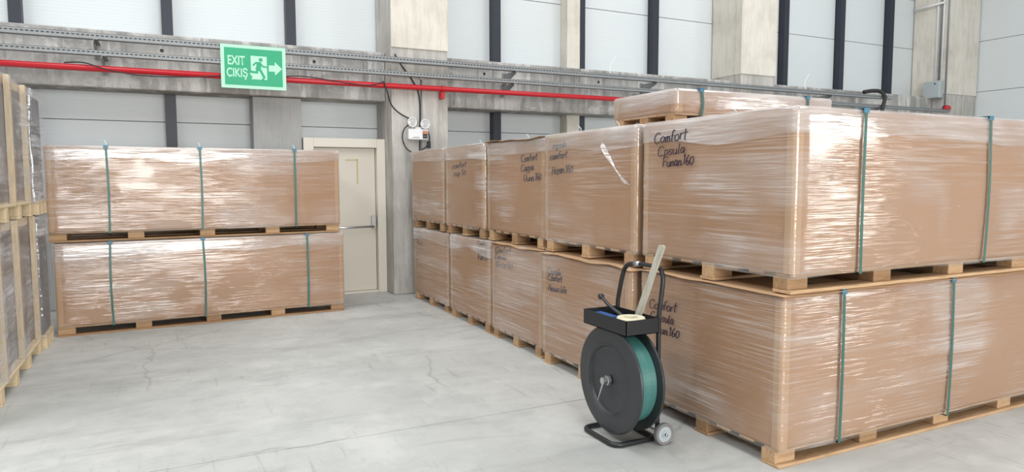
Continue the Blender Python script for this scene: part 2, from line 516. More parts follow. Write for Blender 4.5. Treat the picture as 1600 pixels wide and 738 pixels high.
c1 = column(2.632, 3.405, 'board-marked concrete column beside the door, carrying the emergency lamp', 3.19, 2.635)
c2 = column(8.59, 9.36, 'pale concrete column behind the tall right-hand stack, mid wall', 3.24)
MB().bevbox(8.578, 8.60, 8.74, 9.44, 3.24, 7.1, 0.008).build('plaster_facing', 'plaster', c2)
c3 = column(14.02, 15.06, 'pale concrete corner column carrying the grey junction box', 3.2)
MB().bevbox(14.008, 14.03, 8.74, 9.44, 3.2, 7.1, 0.008).build('plaster_facing', 'plaster', c3)
o = MB().bevbox(0.99, 1.565, 9.09, 9.45, 0, 2.525, 0.012).build('short_column', 'grey_concrete')
tag(o, 'smooth grey short column under the beam, left of the door', 'column', None, 'structure')

# door
d = empty('door_1', (2.11, 9.25, 0))
tag(d, 'cream steel emergency exit door with push bar, half hidden by the left stack', 'door', None, 'structure')
def dbox(name, mat, *a, parent=d, b=0.005):
    x0, x1, y0, y1, z0, z1 = a
    off = Vector((2.11, 9.25, 0))
    return MB().bevbox(x0 - off.x, x1 - off.x, y0 - off.y, y1 - off.y, z0, z1, b).build(name, mat, parent)
dbox('door_frame', 'frame_paint', 1.575, 1.70, 9.06, 9.45, 0, 2.04)
dbox('door_frame', 'frame_paint', 2.515, 2.628, 9.06, 9.45, 0, 2.04)
dbox('door_frame', 'frame_paint', 1.70, 2.515, 9.06, 9.45, 1.925, 2.04)
dbox('threshold', 'frame_paint', 1.70, 2.515, 9.08, 9.3, 0, 0.025)
leaf = dbox('door_leaf', 'door_paint', 1.705, 2.51, 9.15, 9.2, 0.028, 1.922)
dbox('tape_mark', 'tape_mark', 2.262, 2.285, 9.147, 9.152, 1.45, 1.78, parent=leaf, b=0.0005)
dbox('tape_mark', 'tape_mark', 2.12, 2.27, 9.147, 9.152, 1.755, 1.775, parent=leaf, b=0.0005)
pb = empty('push_bar', (0, 0, 0), 0, d)
dbox('lock_case', 'steel', 2.44, 2.5, 9.095, 9.15, 0.86, 1.03, parent=pb, b=0.006)
dbox('lock_case', 'steel', 1.72, 1.78, 9.095, 9.15, 0.86, 1.0, parent=pb, b=0.006)
MB().tube([(1.75 - 2.11, 9.085 - 9.25, 0.875), (2.47 - 2.11, 9.085 - 9.25, 0.885)], 0.014, 12).build('bar', 'steel', pb)

# ------------------------------------------------------------------ cable trays, pipe and fittings
def tray(x0, x1, z0, z1, label, arms):
    t = empty('cable_tray', (x0, 8.6, z0))
    tag(t, label, 'cable tray')
    y0, y1 = 0.0, 0.1
    h = z1 - z0
    L = x1 - x0
    mb = MB()
    mb.box(0, L, y0, y1, -0.002, 0.0)              # floor of the channel
    mb.box(0, L, y1 - 0.002, y1, 0, h)             # rear flange
    mb.box(0, L, y0, y0 + 0.002, 0, h * 0.42)      # front flange below the slots
    mb.box(0, L, y0, y0 + 0.002, h * 0.66, h)      # and above them
    mb.box(0, L, y0, y0 + 0.014, h - 0.003, h)
    mb.box(0, L, y1 - 0.014, y1, h - 0.003, h)
    p = 0.044
    for i in range(int(L / p)):
        mb.box(i * p, i * p + 0.016, y0, y0 + 0.002, h * 0.42, h * 0.66)
    mb.build('channel', 'galvanised', t)
    for ax in arms:
        a = MB()
        a.prism([(0.0, -0.004), (0.395, -0.004), (0.395, -0.15), (0.36, -0.15), (0.0, -0.03)], (ax - x0 - 0.004, 0.0, 0), (0, 1, 0), (0, 0, 1), (0.006, 0, 0))
        a.box(ax - x0 - 0.004, ax - x0 + 0.04, 0.0, 0.395, -0.006, -0.002)
        a.box(ax - x0 - 0.03, ax - x0 + 0.03, 0.389, 0.397, -0.155, 0.02)
        a.build('bracket_arm', 'galvanised', t)
    return t


tray(-4.0, 12.25, 2.988, 3.046, 'upper slotted galvanised cable tray running along the concrete beam', (-0.62, 4.35, 6.75, 10.6))
tray(-4.0, 14.0, 2.822, 2.872, 'lower slotted galvanised cable tray just above the red pipe', (-0.55, 4.32, 6.62, 11.9))

pp = empty('red_pipe', (0, 8.66, 2.69))
tag(pp, 'red painted sprinkler pipe running below the cable trays', 'pipe')
MB().tube([(-4.5, 0, -0.006), (3, 0, 0.0), (13.9, 0, 0.01)], 0.034, 16).build('pipe_run', 'red_pipe', pp)
for x in (3.295, 9.0):
    cl = MB()
    cl.lathe([(0.036, -0.016), (0.041, -0.016), (0.041, 0.016), (0.036, 0.016)], (x, 0, 0), 'X', 20, True)
    cl.bevbox(x - 0.022, x + 0.022, -0.02, 0.085, -0.13, -0.04, 0.006)
    cl.build('pipe_clamp', 'red_pipe', pp)

o = MB().tube(spline([(-0.9, 8.70, 2.735), (-0.72, 8.615, 2.735), (-0.5, 8.61, 2.675), (-0.17, 8.61, 2.635), (0.33, 8.61, 2.65), (0.62, 8.61, 2.685), (1.2, 8.61, 2.71), (1.5, 8.615, 2.735), (1.9, 8.612, 2.70), (2.3, 8.61, 2.675), (2.5, 8.615, 2.735)], 8), 0.0065, 6).build('loose_cable', 'cable_black')
tag(o, 'thin black cable sagging along the red pipe behind the exit sign', 'cable')
o = MB().tube(spline([(2.49, 8.60, 2.73), (2.53, 8.60, 2.62), (2.6, 8.66, 2.46), (2.72, 8.71, 2.36), (2.88, 8.735, 2.29), (2.93, 8.735, 2.285), (2.97, 8.735, 2.25)], 8), 0.009, 6).build('lamp_cable', 'cable_black')
tag(o, 'black cable drooping from the red pipe to the emergency lamp', 'cable')

# conduit on the first column
t = empty('conduit', (3.03, 8.735, 1.2))
tag(t, 'pale metal conduit running down the column behind the emergency lamp', 'conduit')
MB().tube([(0, 0, 0), (0, 0, 1.60)], 0.011, 10).build('pipe_run', 'galvanised', t)
MB().tube(spline([(-0.035, -0.0, 0.45), (-0.03, -0.005, 0.9), (-0.028, -0.005, 1.35), (-0.1, -0.01, 1.55), (-0.28, -0.02, 1.78), (-0.36, -0.03, 1.9)], 6), 0.009, 6).build('cable', 'cable_black', t)
MB().bevbox(-0.03, 0.03, -0.03, 0.012, 1.60, 1.68, 0.006).build('end_box', 'steel', t)

# emergency lamp
t = empty('emergency_light', (2.965, 8.748, 2.02))
tag(t, 'white twin-spot emergency lamp mounted on the concrete column', 'emergency light')
MB().bevbox(-0.135, 0.135, -0.075, 0.0, 0.0, 0.145, 0.018).build('housing', 'white_plastic', t)
MB().bevbox(-0.045, 0.045, -0.07, 0.0, 0.14, 0.165, 0.008).build('lamp_bridge', 'white_plastic', t)
MB().bevbox(0.055, 0.122, -0.079, -0.07, 0.02, 0.115, 0.003).build('control_panel', 'black_plastic', t)
MB().bevbox(0.06, 0.117, -0.081, -0.078, 0.08, 0.11, 0.001).build('warning_label', 'orange_label', t)
for x in (0.075, 0.103):
    MB().lathe([(0.0, -0.006), (0.009, -0.006), (0.009, 0.0)], (x, -0.0795, 0.048), 'Y', 12).build('indicator_button', 'grey_rubber', t)
MB().bevbox(-0.08, 0.01, -0.0765, -0.075, 0.028, 0.036, 0.0005).build('print_line', 'grey_rubber', t)
for x, z in ((-0.09, 0.225), (0.083, 0.205)):
    sp = MB().lathe([(0.0, 0.03), (0.03, 0.03), (0.06, -0.025), (0.063, -0.05), (0.057, -0.056), (0.05, -0.046)], (x, -0.05, z), 'Y', 28).build('spot_head', 'white_plastic', t)
    MB().lathe([(0.0, -0.052), (0.03, -0.05), (0.052, -0.046)], (x, -0.05, z), 'Y', 28).build('lens', 'lamp_lens', sp)
    MB().tube([(x * 0.7, -0.03, 0.15), (x, -0.03, z - 0.02)], 0.012, 8).build('swivel', 'white_plastic', sp)
MB().tube(spline([(-0.13, -0.05, 0.19), (-0.185, -0.04, 0.13), (-0.205, -0.03, 0.02), (-0.16, -0.03, -0.10), (-0.09, -0.03, -0.155)], 8), 0.0085, 6).build('cable', 'cable_black', t)
MB().tube(spline([(0.10, -0.04, 0.15), (0.145, -0.04, 0.10), (0.16, -0.04, 0.0), (0.12, -0.035, -0.08), (0.05, -0.03, -0.13)], 8), 0.0085, 6).build('cable', 'cable_black', t)
MB().bevbox(0.135, 0.175, -0.05, -0.01, -0.1, -0.01, 0.006).build('plug', 'cable_black', t)

# exit sign: board, green field, lettering, pictogram
SX0, SX1, SZ0, SZ1, SY = 0.607, 1.312, 2.549, 3.038, 8.57
SW, SH = SX1 - SX0, SZ1 - SZ0
sg = empty('exit_sign', (SX0, SY, SZ0))
tag(sg, 'green exit sign with running figure and arrow, hung on the cable trays', 'sign')
MB().bevbox(0, SW, 0, 0.012, 0, SH, 0.002).build('board', 'sign_pale', sg)
MB().bevbox(0.055 * SW, 0.945 * SW, -0.002, 0.001, 0.075 * SH, 0.925 * SH, 0.0005).build('green_field', 'sign_green', sg)
for hx in (0.12, 0.88):
    MB().bevbox(hx * SW - 0.012, hx * SW + 0.012, 0.01, 0.032, 0.86 * SH, 0.94 * SH, 0.002).build('mounting_clip', 'steel', sg)

def sign_poly(name, mat, poly, depth, parent=sg):
    mb = MB()
    mb.prism([(u * SW, (1 - v) * SH) for u, v in poly], (0, -0.002, 0), (1, 0, 0), (0, 0, 1), (0, -depth, 0))
    return mb.build(name, mat, parent)

def text_mesh(name, body, mat, parent, u0, u1, v0, v1):
    cu = bpy.data.curves.new(name, 'FONT')
    cu.body = body
    cu.extrude = 0.0
    cu.offset = 0.018
    tmp = bpy.data.objects.new(name, cu)
    C.objects.link(tmp)
    dg = bpy.context.evaluated_depsgraph_get()
    me = bpy.data.meshes.new_from_object(tmp.evaluated_get(dg))
    bpy.data.objects.remove(tmp)
    xs_ = [v.co.x for v in me.vertices]
    capset = [v.co.y for v in me.vertices]
    x0_, x1_ = min(xs_), max(xs_)
    y1_, y0_ = max(capset), 0.0
    for v in me.vertices:
        uu = u0 + (v.co.x - x0_) / (x1_ - x0_) * (u1 - u0)
        vv = v1 - (v.co.y - y0_) / (y1_ - y0_) * (v1 - v0)
        v.co = Vector((uu * SW, -0.0032, (1 - vv) * SH))
    me.materials.clear()
    return put(name, me, mat, parent)

text_mesh('lettering', 'EXIT', 'sign_pale', sg, 0.105, 0.365, 0.255, 0.46)
text_mesh('lettering', 'ÇIKIŞ', 'sign_pale', sg, 0.085, 0.40, 0.525, 0.735)
sign_poly('doorway_symbol', 'sign_pale', [(0.452, 0.235), (0.70, 0.235), (0.70, 0.775), (0.455, 0.775), (0.475, 0.72), (0.43, 0.645), (0.455, 0.60)], 0.001)
man = empty('running_figure', (0, 0, 0), 0, sg)
LIMB = [0]
def limb(pts, w):
    LIMB[0] += 1
    P = [Vector((u * SW, (1 - v) * SH)) for u, v in pts]
    mb = MB()
    for a, b in zip(P, P[1:]):
        t_ = (b - a).normalized()
        nn = Vector((-t_.y, t_.x)) * w / 2
        e = t_ * w * 0.3
        q = [a - e + nn, b + e + nn, b + e - nn, a - e - nn]
        LIMB[0] += 1
        mb.prism([(p.x, p.y) for p in q], (0, -0.0022, 0), (1, 0, 0), (0, 0, 1), (0, -0.0018 - 0.00013 * LIMB[0], 0))
    return mb.build('limb', 'sign_green', man)
MB().prism([(0.607 * SW + 0.022 * math.cos(a * math.pi / 10), (1 - 0.315) * SH + 0.022 * math.sin(a * math.pi / 10)) for a in range(20)], (0, -0.003, 0), (1, 0, 0), (0, 0, 1), (0, -0.0012, 0)).build('head', 'sign_green', man)
limb([(0.575, 0.40), (0.575, 0.48), (0.56, 0.53)], 0.052)
limb([(0.59, 0.385), (0.53, 0.39), (0.49, 0.45)], 0.018)
limb([(0.595, 0.39), (0.64, 0.47), (0.69, 0.475)], 0.018)
limb([(0.575, 0.50), (0.62, 0.62), (0.655, 0.72)], 0.028)
limb([(0.555, 0.50), (0.545, 0.61), (0.455, 0.605)], 0.026)
limb([(0.65, 0.735), (0.63, 0.77)], 0.02)
sign_poly('arrow_symbol', 'sign_pale', [(0.73, 0.43), (0.825, 0.43), (0.825, 0.345), (0.938, 0.50), (0.825, 0.655), (0.825, 0.57), (0.73, 0.57)], 0.001)

# junction box and conduits on the corner column
t = empty('junction_box', (14.006, 8.93, 3.12))
tag(t, 'light grey electrical junction box on the side of the corner column', 'junction box')
MB().bevbox(-0.13, 0, -0.165, 0.165, 0, 0.34, 0.008).build('case', 'grey_box', t)
MB().bevbox(-0.14, -0.128, -0.16, 0.16, 0.01, 0.33, 0.004).build('lid', 'grey_box', t)
MB().lathe([(0, -0.012), (0.014, -0.012), (0.014, 0.002)], (-0.138, -0.08, 0.28), 'X', 12).build('lock', 'black_plastic', t)
for i, (y, mat) in enumerate(((8.81, 'white_plastic'), (8.86, 'galvanised'), (8.93, 'white_plastic'))):
    o = MB().tube([(13.99, y, 3.46), (13.99, y, 7.0)], 0.016, 10).build('conduit', mat)
    tag(o, ('white conduit rising from the junction box, nearest the column edge', 'grey metal conduit rising from the junction box between two white ones', 'white conduit rising from the junction box, farthest from the column edge')[i], 'conduit')
o = MB().tube([(14.0, 8.715, 2.98), (14.0, 8.715, 7.0)], 0.016, 10).build('conduit', 'galvanised')
tag(o, 'grey conduit passing beside the junction box down to the red sounder', 'conduit')
o = MB().tube([(13.95, 9.4, 4.97), (13.95, 8.78, 4.99)], 0.02, 8).build('conduit', 'white_plastic')
tag(o, 'short white conduit crossing the side of the corner column at the top', 'conduit')
t = empty('alarm_sounder', (14.03, 8.74, 2.9))
tag(t, 'small red alarm sounder under the junction box on the corner column', 'alarm')
MB().lathe([(0.0, -0.11), (0.05, -0.105), (0.068, -0.07), (0.07, -0.02), (0.06, 0.0)], (0, 0, 0), 'Y', 20).build('dome', 'red_pipe', t)
MB().lathe([(0.075, -0.025), (0.075, 0.0), (0.0, 0.0)], (0, 0, 0), 'Y', 20).build('base_ring', 'black_plastic', t)
t = empty('cable_coil', (11.85, 8.655, 2.875))
tag(t, 'black cable bundle hooked over the end of the upper tray', 'cable')
MB().tube(spline([(-0.35, 0, 0.215), (-0.1, 0, 0.25), (0.05, -0.05, 0.235), (0.1, -0.1, 0.14), (0.07, -0.1, 0.0), (0.04, -0.1, -0.1), (0.03, -0.1, -0.3)], 8), 0.035, 8).build('bundle', 'cable_black', t)
for i, (px_, z_) in enumerate(((5.9, 3.05), (9.95, 3.05))):
    o = MB().tube(spline([(px_, 8.62, z_), (px_ + 0.03, 8.66, z_ + 0.12), (px_ + 0.13, 8.66, z_ + 0.28)], 6), 0.006, 6).build('wire_end', 'white_plastic')
    tag(o, ('thin white wire end sticking up from the upper tray near the pale post', 'thin white wire end sticking up from the upper tray past the second column')[i], 'wire')

# ------------------------------------------------------------------ handwriting strokes
GL = {
 'C': ([[(0.62, .85), (0.42, 1), (0.16, .85), (0.04, .5), (0.12, .15), (0.36, 0), (0.64, .14)]], .72),
 'F': ([[(0.1, 0), (0.12, 1)], [(0.08, .96), (0.6, 1.0)], [(0.1, .52), (0.5, .56)]], .62),
 'H': ([[(0.06, 0), (0.1, 1)], [(0.5, 0), (0.54, 1)], [(0.08, .5), (0.52, .54)]], .66),
 'U': ([[(0.06, 1), (0.08, .3), (0.28, 0), (0.5, .3), (0.54, 1)]], .66),
 'c': ([[(0.42, .46), (0.28, .56), (0.08, .4), (0.1, .1), (0.28, 0), (0.44, .12)]], .5),
 'o': ([[(0.26, .56), (0.06, .38), (0.1, .08), (0.3, 0), (0.46, .22), (0.4, .5), (0.26, .56)]], .54),
 'm': ([[(0.02, .52), (0.06, 0)], [(0.06, .36), (0.2, .55), (0.26, .4), (0.26, 0)], [(0.27, .36), (0.42, .55), (0.5, .4), (0.52, 0)]], .6),
 'n': ([[(0.04, .52), (0.06, 0)], [(0.06, .34), (0.24, .55), (0.34, .4), (0.36, 0)]], .46),
 'u': ([[(0.04, .54), (0.06, .14), (0.2, 0), (0.36, .16), (0.38, .54)], [(0.38, .54), (0.42, 0)]], .5),
 'f': ([[(0.42, .9), (0.28, 1), (0.18, .8), (0.14, .0)], [(0.0, .5), (0.36, .54)]], .42),
 'r': ([[(0.06, .54), (0.08, 0)], [(0.08, .34), (0.22, .54), (0.34, .5)]], .38),
 't': ([[(0.2, .95), (0.18, .1), (0.3, 0)], [(0.0, .62), (0.4, .66)]], .42),
 'a': ([[(0.4, .46), (0.22, .56), (0.06, .3), (0.14, .02), (0.3, .06), (0.4, .44)], [(0.4, .54), (0.42, .06), (0.5, 0)]], .52),
 'p': ([[(0.08, .54), (0.06, -.42)], [(0.08, .42), (0.26, .56), (0.42, .34), (0.28, .04), (0.08, .1)]], .5),
 's': ([[(0.34, .48), (0.18, .56), (0.08, .42), (0.32, .2), (0.24, .02), (0.04, .06)]], .42),
 'l': ([[(0.1, 1), (0.1, .1), (0.2, 0)]], .26),
 'i': ([[(0.08, .52), (0.1, 0)]], .2),
 'e': ([[(0.06, .28), (0.4, .34), (0.3, .55), (0.1, .44), (0.08, .12), (0.28, 0), (0.44, .1)]], .5),
 'z': ([[(0.04, .52), (0.38, .54), (0.04, .02), (0.42, .0)]], .48),
 '.': ([[(0.06, 0), (0.1, .04)]], .2),
 '1': ([[(0.02, .78), (0.16, 1), (0.14, 0)]], .3),
 '5': ([[(0.44, 1), (0.14, .98), (0.1, .6), (0.34, .56), (0.44, .28), (0.28, .02), (0.04, .08)]], .52),
 '6': ([[(0.36, 1), (0.12, .6), (0.06, .22), (0.22, 0), (0.4, .18), (0.32, .44), (0.1, .3)]], .5),
 '0': ([[(0.26, .8), (0.06, .5), (0.1, .1), (0.3, 0), (0.48, .34), (0.4, .7), (0.26, .8)]], .56),
 '7': ([[(0.02, .96), (0.44, 1), (0.18, 0)]], .48),
 ' ': ([], .3),
}

def handwriting(lines, xface, parent, seed, pen=0.0036):
    # lines: (text, y of start, z of baseline, width, height); reads along -Y on a face that looks along -X
    rnd = random.Random(seed)
    mb = MB()
    for text, y, z, wid, hgt in lines:
        tot = sum(GL[c][1] for c in text)
        k = wid / tot
        x = 0.0
        for ch in text:
            st, adv = GL[ch]
            dz = rnd.uniform(-0.05, 0.05) * hgt
            for s in st:
                P = []
                for a, b in s:
                    a += b * 0.12 + rnd.uniform(-.02, .02)
                    P.append((xface, y - (x + a) * k, z + dz + b * hgt + x * k * 0.05))
                P = spline(P, 4) if len(P) > 2 else [Vector(p) for p in P]
                mb.tube(P, pen, 4, flat=1.0)
            x += adv
    o = mb.build('handwriting', 'marker_ink', parent)
    o['label'] = 'black marker handwriting'
    return o

# ------------------------------------------------------------------ wrapped pallet loads
def ring(L, W, r, step):
    # rounded rectangle: (x, y, nx, ny)
    pts = []
    hx, hy = L / 2 - r, W / 2 - r
    nx_, ny_ = max(2, int(2 * hx / step)), max(2, int(2 * hy / step))
    for (cx, cy, a0, ex, ey, n) in ((hx, -hy, -90, 0, 2 * hy, ny_), (hx, hy, 0, -2 * hx, 0, nx_), (-hx, hy, 90, 0, -2 * hy, ny_), (-hx, -hy, 180, 2 * hx, 0, nx_)):
        for k in range(4):
            a = math.radians(a0 + 90 * k / 4)
            pts.append((cx + r * math.cos(a), cy + r * math.sin(a), math.cos(a), math.sin(a)))
        a = math.radians(a0 + 90)
        for k in range(n):
            t = k / n
            pts.append((cx + r * math.cos(a) + ex * t, cy + r * math.sin(a) + ey * t, math.cos(a), math.sin(a)))
    return pts


def shell(L, W, rows, r, step, disp, cap=False):
    R = ring(L, W, r, step)
    n = len(R)
    mb = MB()
    vs, fs = [], []
    for z, inset in rows:
        for (x, y, a, b) in R:
            q = disp(x, y, z, a, b) - inset
            vs.append((x + a * q if inset < 0.05 else x * (1 - 2 * inset / L), y + b * q if inset < 0.05 else y * (1 - 2 * inset / W), z + (0 if inset < 0.05 else 0)))
    for i in range(len(rows) - 1):
        for k in range(n):
            l = (k + 1) % n
            fs.append((i * n + k, i * n + l, (i + 1) * n + l, (i + 1) * n + k))
    if cap:
        fs.append(tuple(range(n - 1, -1, -1)))
        fs.append(tuple((len(rows) - 1) * n + k for k in range(n)))
    return mb.add(vs, fs, True)


SHARED = {}
def shared_box(key, sx, sy, sz, mat):
    k = (key, round(sx, 3), round(sy, 3), round(sz, 3))
    if k not in SHARED:
        me = MB().bevbox(-sx / 2, sx / 2, -sy / 2, sy / 2, 0, sz, min(0.004, sz * 0.2)).mesh(key)
        me.materials.append(MAT[mat])
        SHARED[k] = me
    return SHARED[k]


def pallet(parent, L, W, rnd, nb=5, deck=True, bh=0.066):
    p = empty('pallet', (0, 0, 0), 0, parent)
    bw = 0.1
    ys = (-W / 2 + bw / 2 + 0.008, 0.0, W / 2 - bw / 2 - 0.008)
    for y in ys:
        put('bottom_board', shared_box('bottom_board', L - 0.01, bw + 0.02, 0.018, 'pallet_wood'), None, p, (0, y + (0.01 if y < -0.1 else -0.01 if y > 0.1 else 0), 0))
        for i in range(nb):
            bl_ = 0.145 if nb > 3 else 0.12
            x = -L / 2 + 0.005 + bl_ / 2 + (L - 0.01 - bl_) * i / (nb - 1)
            put('block', shared_box('block', bl_, bw - 0.004, bh, 'pallet_wood'), None, p, (x, y + rnd.uniform(-.003, .003) + (0.022 if y < -0.1 else -0.022 if y > 0.1 else 0), 0.018), (0, 0, rnd.uniform(-.02, .02)))
    n = 7
    for i in range(n):
        y = -W / 2 + 0.06 + (W - 0.12) * i / (n - 1)
        put('deck_board', shared_box('deck_board', L - 0.012, 0.1, 0.016, 'pallet_wood'), None, p, (0, y, 0.018 + bh))
    return p


def strap_loop(parent, x, W, H, bow, zbot, tail=True, guard=True):
    w, th = 0.02, 0.002
    yo = W / 2 + 0.007
    pts = []
    N = 10
    for i in range(N + 1):
        t = i / N
        pts.append((bow * math.sin(math.pi * t), -yo - 0.004 * math.sin(math.pi * t), zbot + (H + 0.003 - zbot - 0.02) * t))
    pts.append((0, -yo + 0.02, H + 0.005))
    for t in (0.25, 0.5, 0.75):
        pts.append((0, -yo + 2 * yo * t, H + 0.005))
    pts.append((0, yo - 0.02, H + 0.005))
    for i in range(N + 1):
        t = 1 - i / N
        pts.append((0, yo, zbot + (H + 0.003 - zbot - 0.02) * t))
    vs, fs = [], []
    n = len(pts)
    cen = Vector((0, 0, H / 2))
    for (dx, y, z) in pts:
        nrm = Vector((0, -1, 0)) if y < -yo + 0.01 else (Vector((0, 1, 0)) if y > yo - 0.01 else Vector((0, 0, 1)))
        for sx in (-w / 2, w / 2):
            for sn in (0, th):
                vs.append((x + dx + sx, y + nrm.y * sn, z + nrm.z * sn))
    for i in range(n):
        j = (i + 1) % n
        for a, b in ((0, 1), (1, 3), (3, 2), (2, 0)):
            fs.append((i * 4 + a, i * 4 + b, j * 4 + b, j * 4 + a))
    s = MB().add(vs, fs).build('strap', 'strap_green', parent)
    if guard:
        g = MB()
        g.box(x - 0.02, x + 0.02, -yo - 0.004, -yo - 0.001, H - 0.02, H + 0.004)
        g.box(x - 0.02, x + 0.02, -yo - 0.004, -yo + 0.05, H + 0.003, H + 0.0065)
        g.build('edge_guard', 'guard_blue', s)
    if tail:
        MB().tube(spline([(x, -yo + 0.03, H + 0.005), (x + 0.005, -yo + 0.035, H + 0.03), (x - 0.012, -yo + 0.03, H + 0.05)], 4), 0.009, 6, flat=0.3).build('strap_tail', 'clear_tail', s)
    return s


def pallet_load(label, loc, rz, L, W, H, seed, straps, group, texts=(), ink_out=False, sheet=False, nb=5, bulge=0.012, bh=0.066, tails=(), gtail=True, lean=(0, 0), sheet_lift=0.0, sag=0.012, skirt=True, collar=False):
    rnd = random.Random(seed)
    t = empty('pallet_load', loc, rz)
    tag(t, label, 'pallet load', group)
    pallet(t, L - 0.01, W - 0.01, rnd, nb, True, bh)
    zb = 0.018 + bh + 0.016          # top of the deck
    # carton
    def dc(x, y, z, a, b):
        hb = math.sin(math.pi * max(0, min(1, (z - zb) / (H - zb))))
        long_ = abs(b)
        return -0.008 + bulge * hb * (0.9 * long_ * math.cos(math.pi * x / L) + 0.6 * (1 - long_) * math.cos(math.pi * y / W)) - 0.003
    rows = [(zb, 0.0), (zb + 0.015, 0)] + [(zb + (H - zb) * k / 8, 0) for k in range(1, 8)] + [(H - 0.018, 0.0), (H - 0.008, 0.008), (H - 0.006, 0.02)]
    shell(L, W, rows, 0.018, 0.2, dc, True).build('carton', 'cardboard', t)
    hx_, hy_ = L / 2 - 0.0065, W / 2 - 0.0065
    for sx, sy in ((-1, -1), (-1, 1), (1, -1), (1, 1)):
        cb = MB()
        x_, y_ = sx * hx_, sy * hy_
        k_, w_, d_ = 0.016, 0.055, 0.004
        cb.prism([(0, w_), (0, k_), (k_ * 0.3, k_ * 0.3), (k_, 0), (w_, 0), (w_, d_), (k_ + 0.002, d_), (k_ * 0.3 + d_, k_ * 0.3 + d_), (d_, k_ + 0.002), (d_, w_)],
                 (x_, y_, zb + 0.002), (-sx, 0, 0), (0, -sy, 0), (0, 0, H - 0.03 - zb - 0.002))
        cb.build('corner_board', 'cardboard_sheet', t)
    # film
    def df(x, y, z, a, b):
        base = dc(x, y, z, a, b) + 0.011
        s = x * abs(b) + y * abs(a)
        p = Vector((s * 1.3 + seed * 7.1, (a * 2 + b * 5) , (z + 0.09 * s) * 13))
        wv = noise.noise(p) * 0.0014 + noise.noise(Vector((s * 4, z * 30, seed + a * 3 + b))) * 0.0015
        pin = 0.0
        if abs(b) > 0.7:
            for sx in straps:
                pin -= 0.006 * math.exp(-((x - sx) / 0.05) ** 2) * math.sin(math.pi * max(0, min(1, (z - zb) / (H - zb))))
        return base + max(-0.002, wv + 0.0015) + pin * 0.4
    z0 = zb - (0.014 if skirt else 0.0)
    nr = 22
    rows = [(z0 - 0.002, 0.012), (z0 + 0.004, 0.004)] + [(z0 + 0.015 + (H - 0.02 - z0 - 0.015) * k / nr, 0) for k in range(nr + 1)] + [(H - 0.008, 0.006), (H - 0.001, 0.018), (H, 0.035), (H - 0.003, 0.14)]
    f = shell(L, W, rows, 0.03, 0.07, df)
    # wavy lower hem of the film
    nring = len(ring(L, W, 0.03, 0.07))
    for i in range(2 * nring):
        x, y, z = f.v[i]
        f.v[i] = (x, y, z - sag * (0.35 + noise.noise(Vector((x * 2.2, y * 2.2, seed)))) - 0.25 * sag)
    f.build('stretch_wrap', 'stretch_film', t)
    if not sheet or collar:
        fs_, n_ = shell(L + 0.005, W + 0.005, [(H - 0.13, 0.0), (H - 0.09, 0), (H - 0.05, 0), (H - 0.02, 0.0), (H - 0.007, 0.006), (H + 0.001, 0.018), (H + 0.001, 0.035), (H - 0.002, 0.2)], 0.03, 0.07, df), len(ring(L + 0.005, W + 0.005, 0.03, 0.07))
        for i in range(n_):
            x, y, z = fs_.v[i]
            fs_.v[i] = (x, y, z + 0.05 * noise.noise(Vector((x * 1.7 + seed, y * 1.7, 0.5))) - 0.01)
        fs_.build('film_collar', 'collar_film', t)
    if sheet:
        ov = 0.02
        mb = MB()
        nx, ny = 28, 16
        vs, fs = [], []
        for j in range(ny + 1):
            for i in range(nx + 1):
                x = -L / 2 - ov + (L + 2 * ov) * i / nx
                y = -W / 2 - ov + (W + 2 * ov) * j / ny
                edge = max(abs(x) - (L / 2 - 0.03), abs(y) - (W / 2 - 0.03), 0)
                z = H + 0.001 + (noise.noise(Vector((x * 3, y * 4, seed * 3))) * 0.35 - 0.12) * min(edge, 0.05) + sheet_lift * max(0, (y / W + 0.2))
                vs.append((x, y, z))
        m_ = len(vs)
        vs += [(x, y, z + 0.003) for x, y, z in vs]
        for j in range(ny):
            for i in range(nx):
                q = (j * (nx + 1) + i, j * (nx + 1) + i + 1, (j + 1) * (nx + 1) + i + 1, (j + 1) * (nx + 1) + i)
                fs.append(q[::-1])
                fs.append(tuple(k + m_ for k in q))
        rim = [i for i in range(nx)] + [(nx) + j * (nx + 1) for j in range(ny)] + [ny * (nx + 1) + nx - i for i in range(nx)] + [(ny - j) * (nx + 1) for j in range(ny)]
        for a, b in zip(rim, rim[1:] + rim[:1]):
            fs.append((a, b, b + m_, a + m_))
        MB().add(vs, fs, True).build('cover_sheet', 'cardboard_sheet', t)
    for sx in straps:
        strap_loop(t, sx, W + 2 * bulge * 0.5, H, rnd.uniform(-0.012, 0.012), zb - 0.02, gtail)
    for (x, y) in tails:
        MB().tube(spline([(x, y, H), (x + 0.006, y - 0.008, H + 0.03), (x - 0.004, y + 0.012, H + 0.055)], 4), 0.009, 6, flat=0.35).build('strap_tail', 'clear_tail', t)
    if texts:
        handwriting([(s, y - loc[1], z - loc[2], w, h) for s, y, z, w, h in texts], -L / 2 - 0.0105 if ink_out else -L / 2 + 0.0085, t, seed, 0.003 if ink_out else 0.0038)
    return t


GR = 'film-wrapped carton loads in the right-hand row'
LX = 2.8
def row_load(label, x0, y0, y1, z0, H, seed, straps, **kw):
    L = LX
    kw.setdefault('gtail', z0 > 0.5)
    kw.setdefault('bulge', 0.012 if y0 < 3 else 0.003)
    if y0 > 3:
        y0, y1 = y0 + 0.008, y1 - 0.008
    return pallet_load(label, (x0 + L / 2, (y0 + y1) / 2, z0), 0, L, y1 - y0, H, seed, [s - L / 2 for s in straps], GR, **kw)


Z2 = 0.921
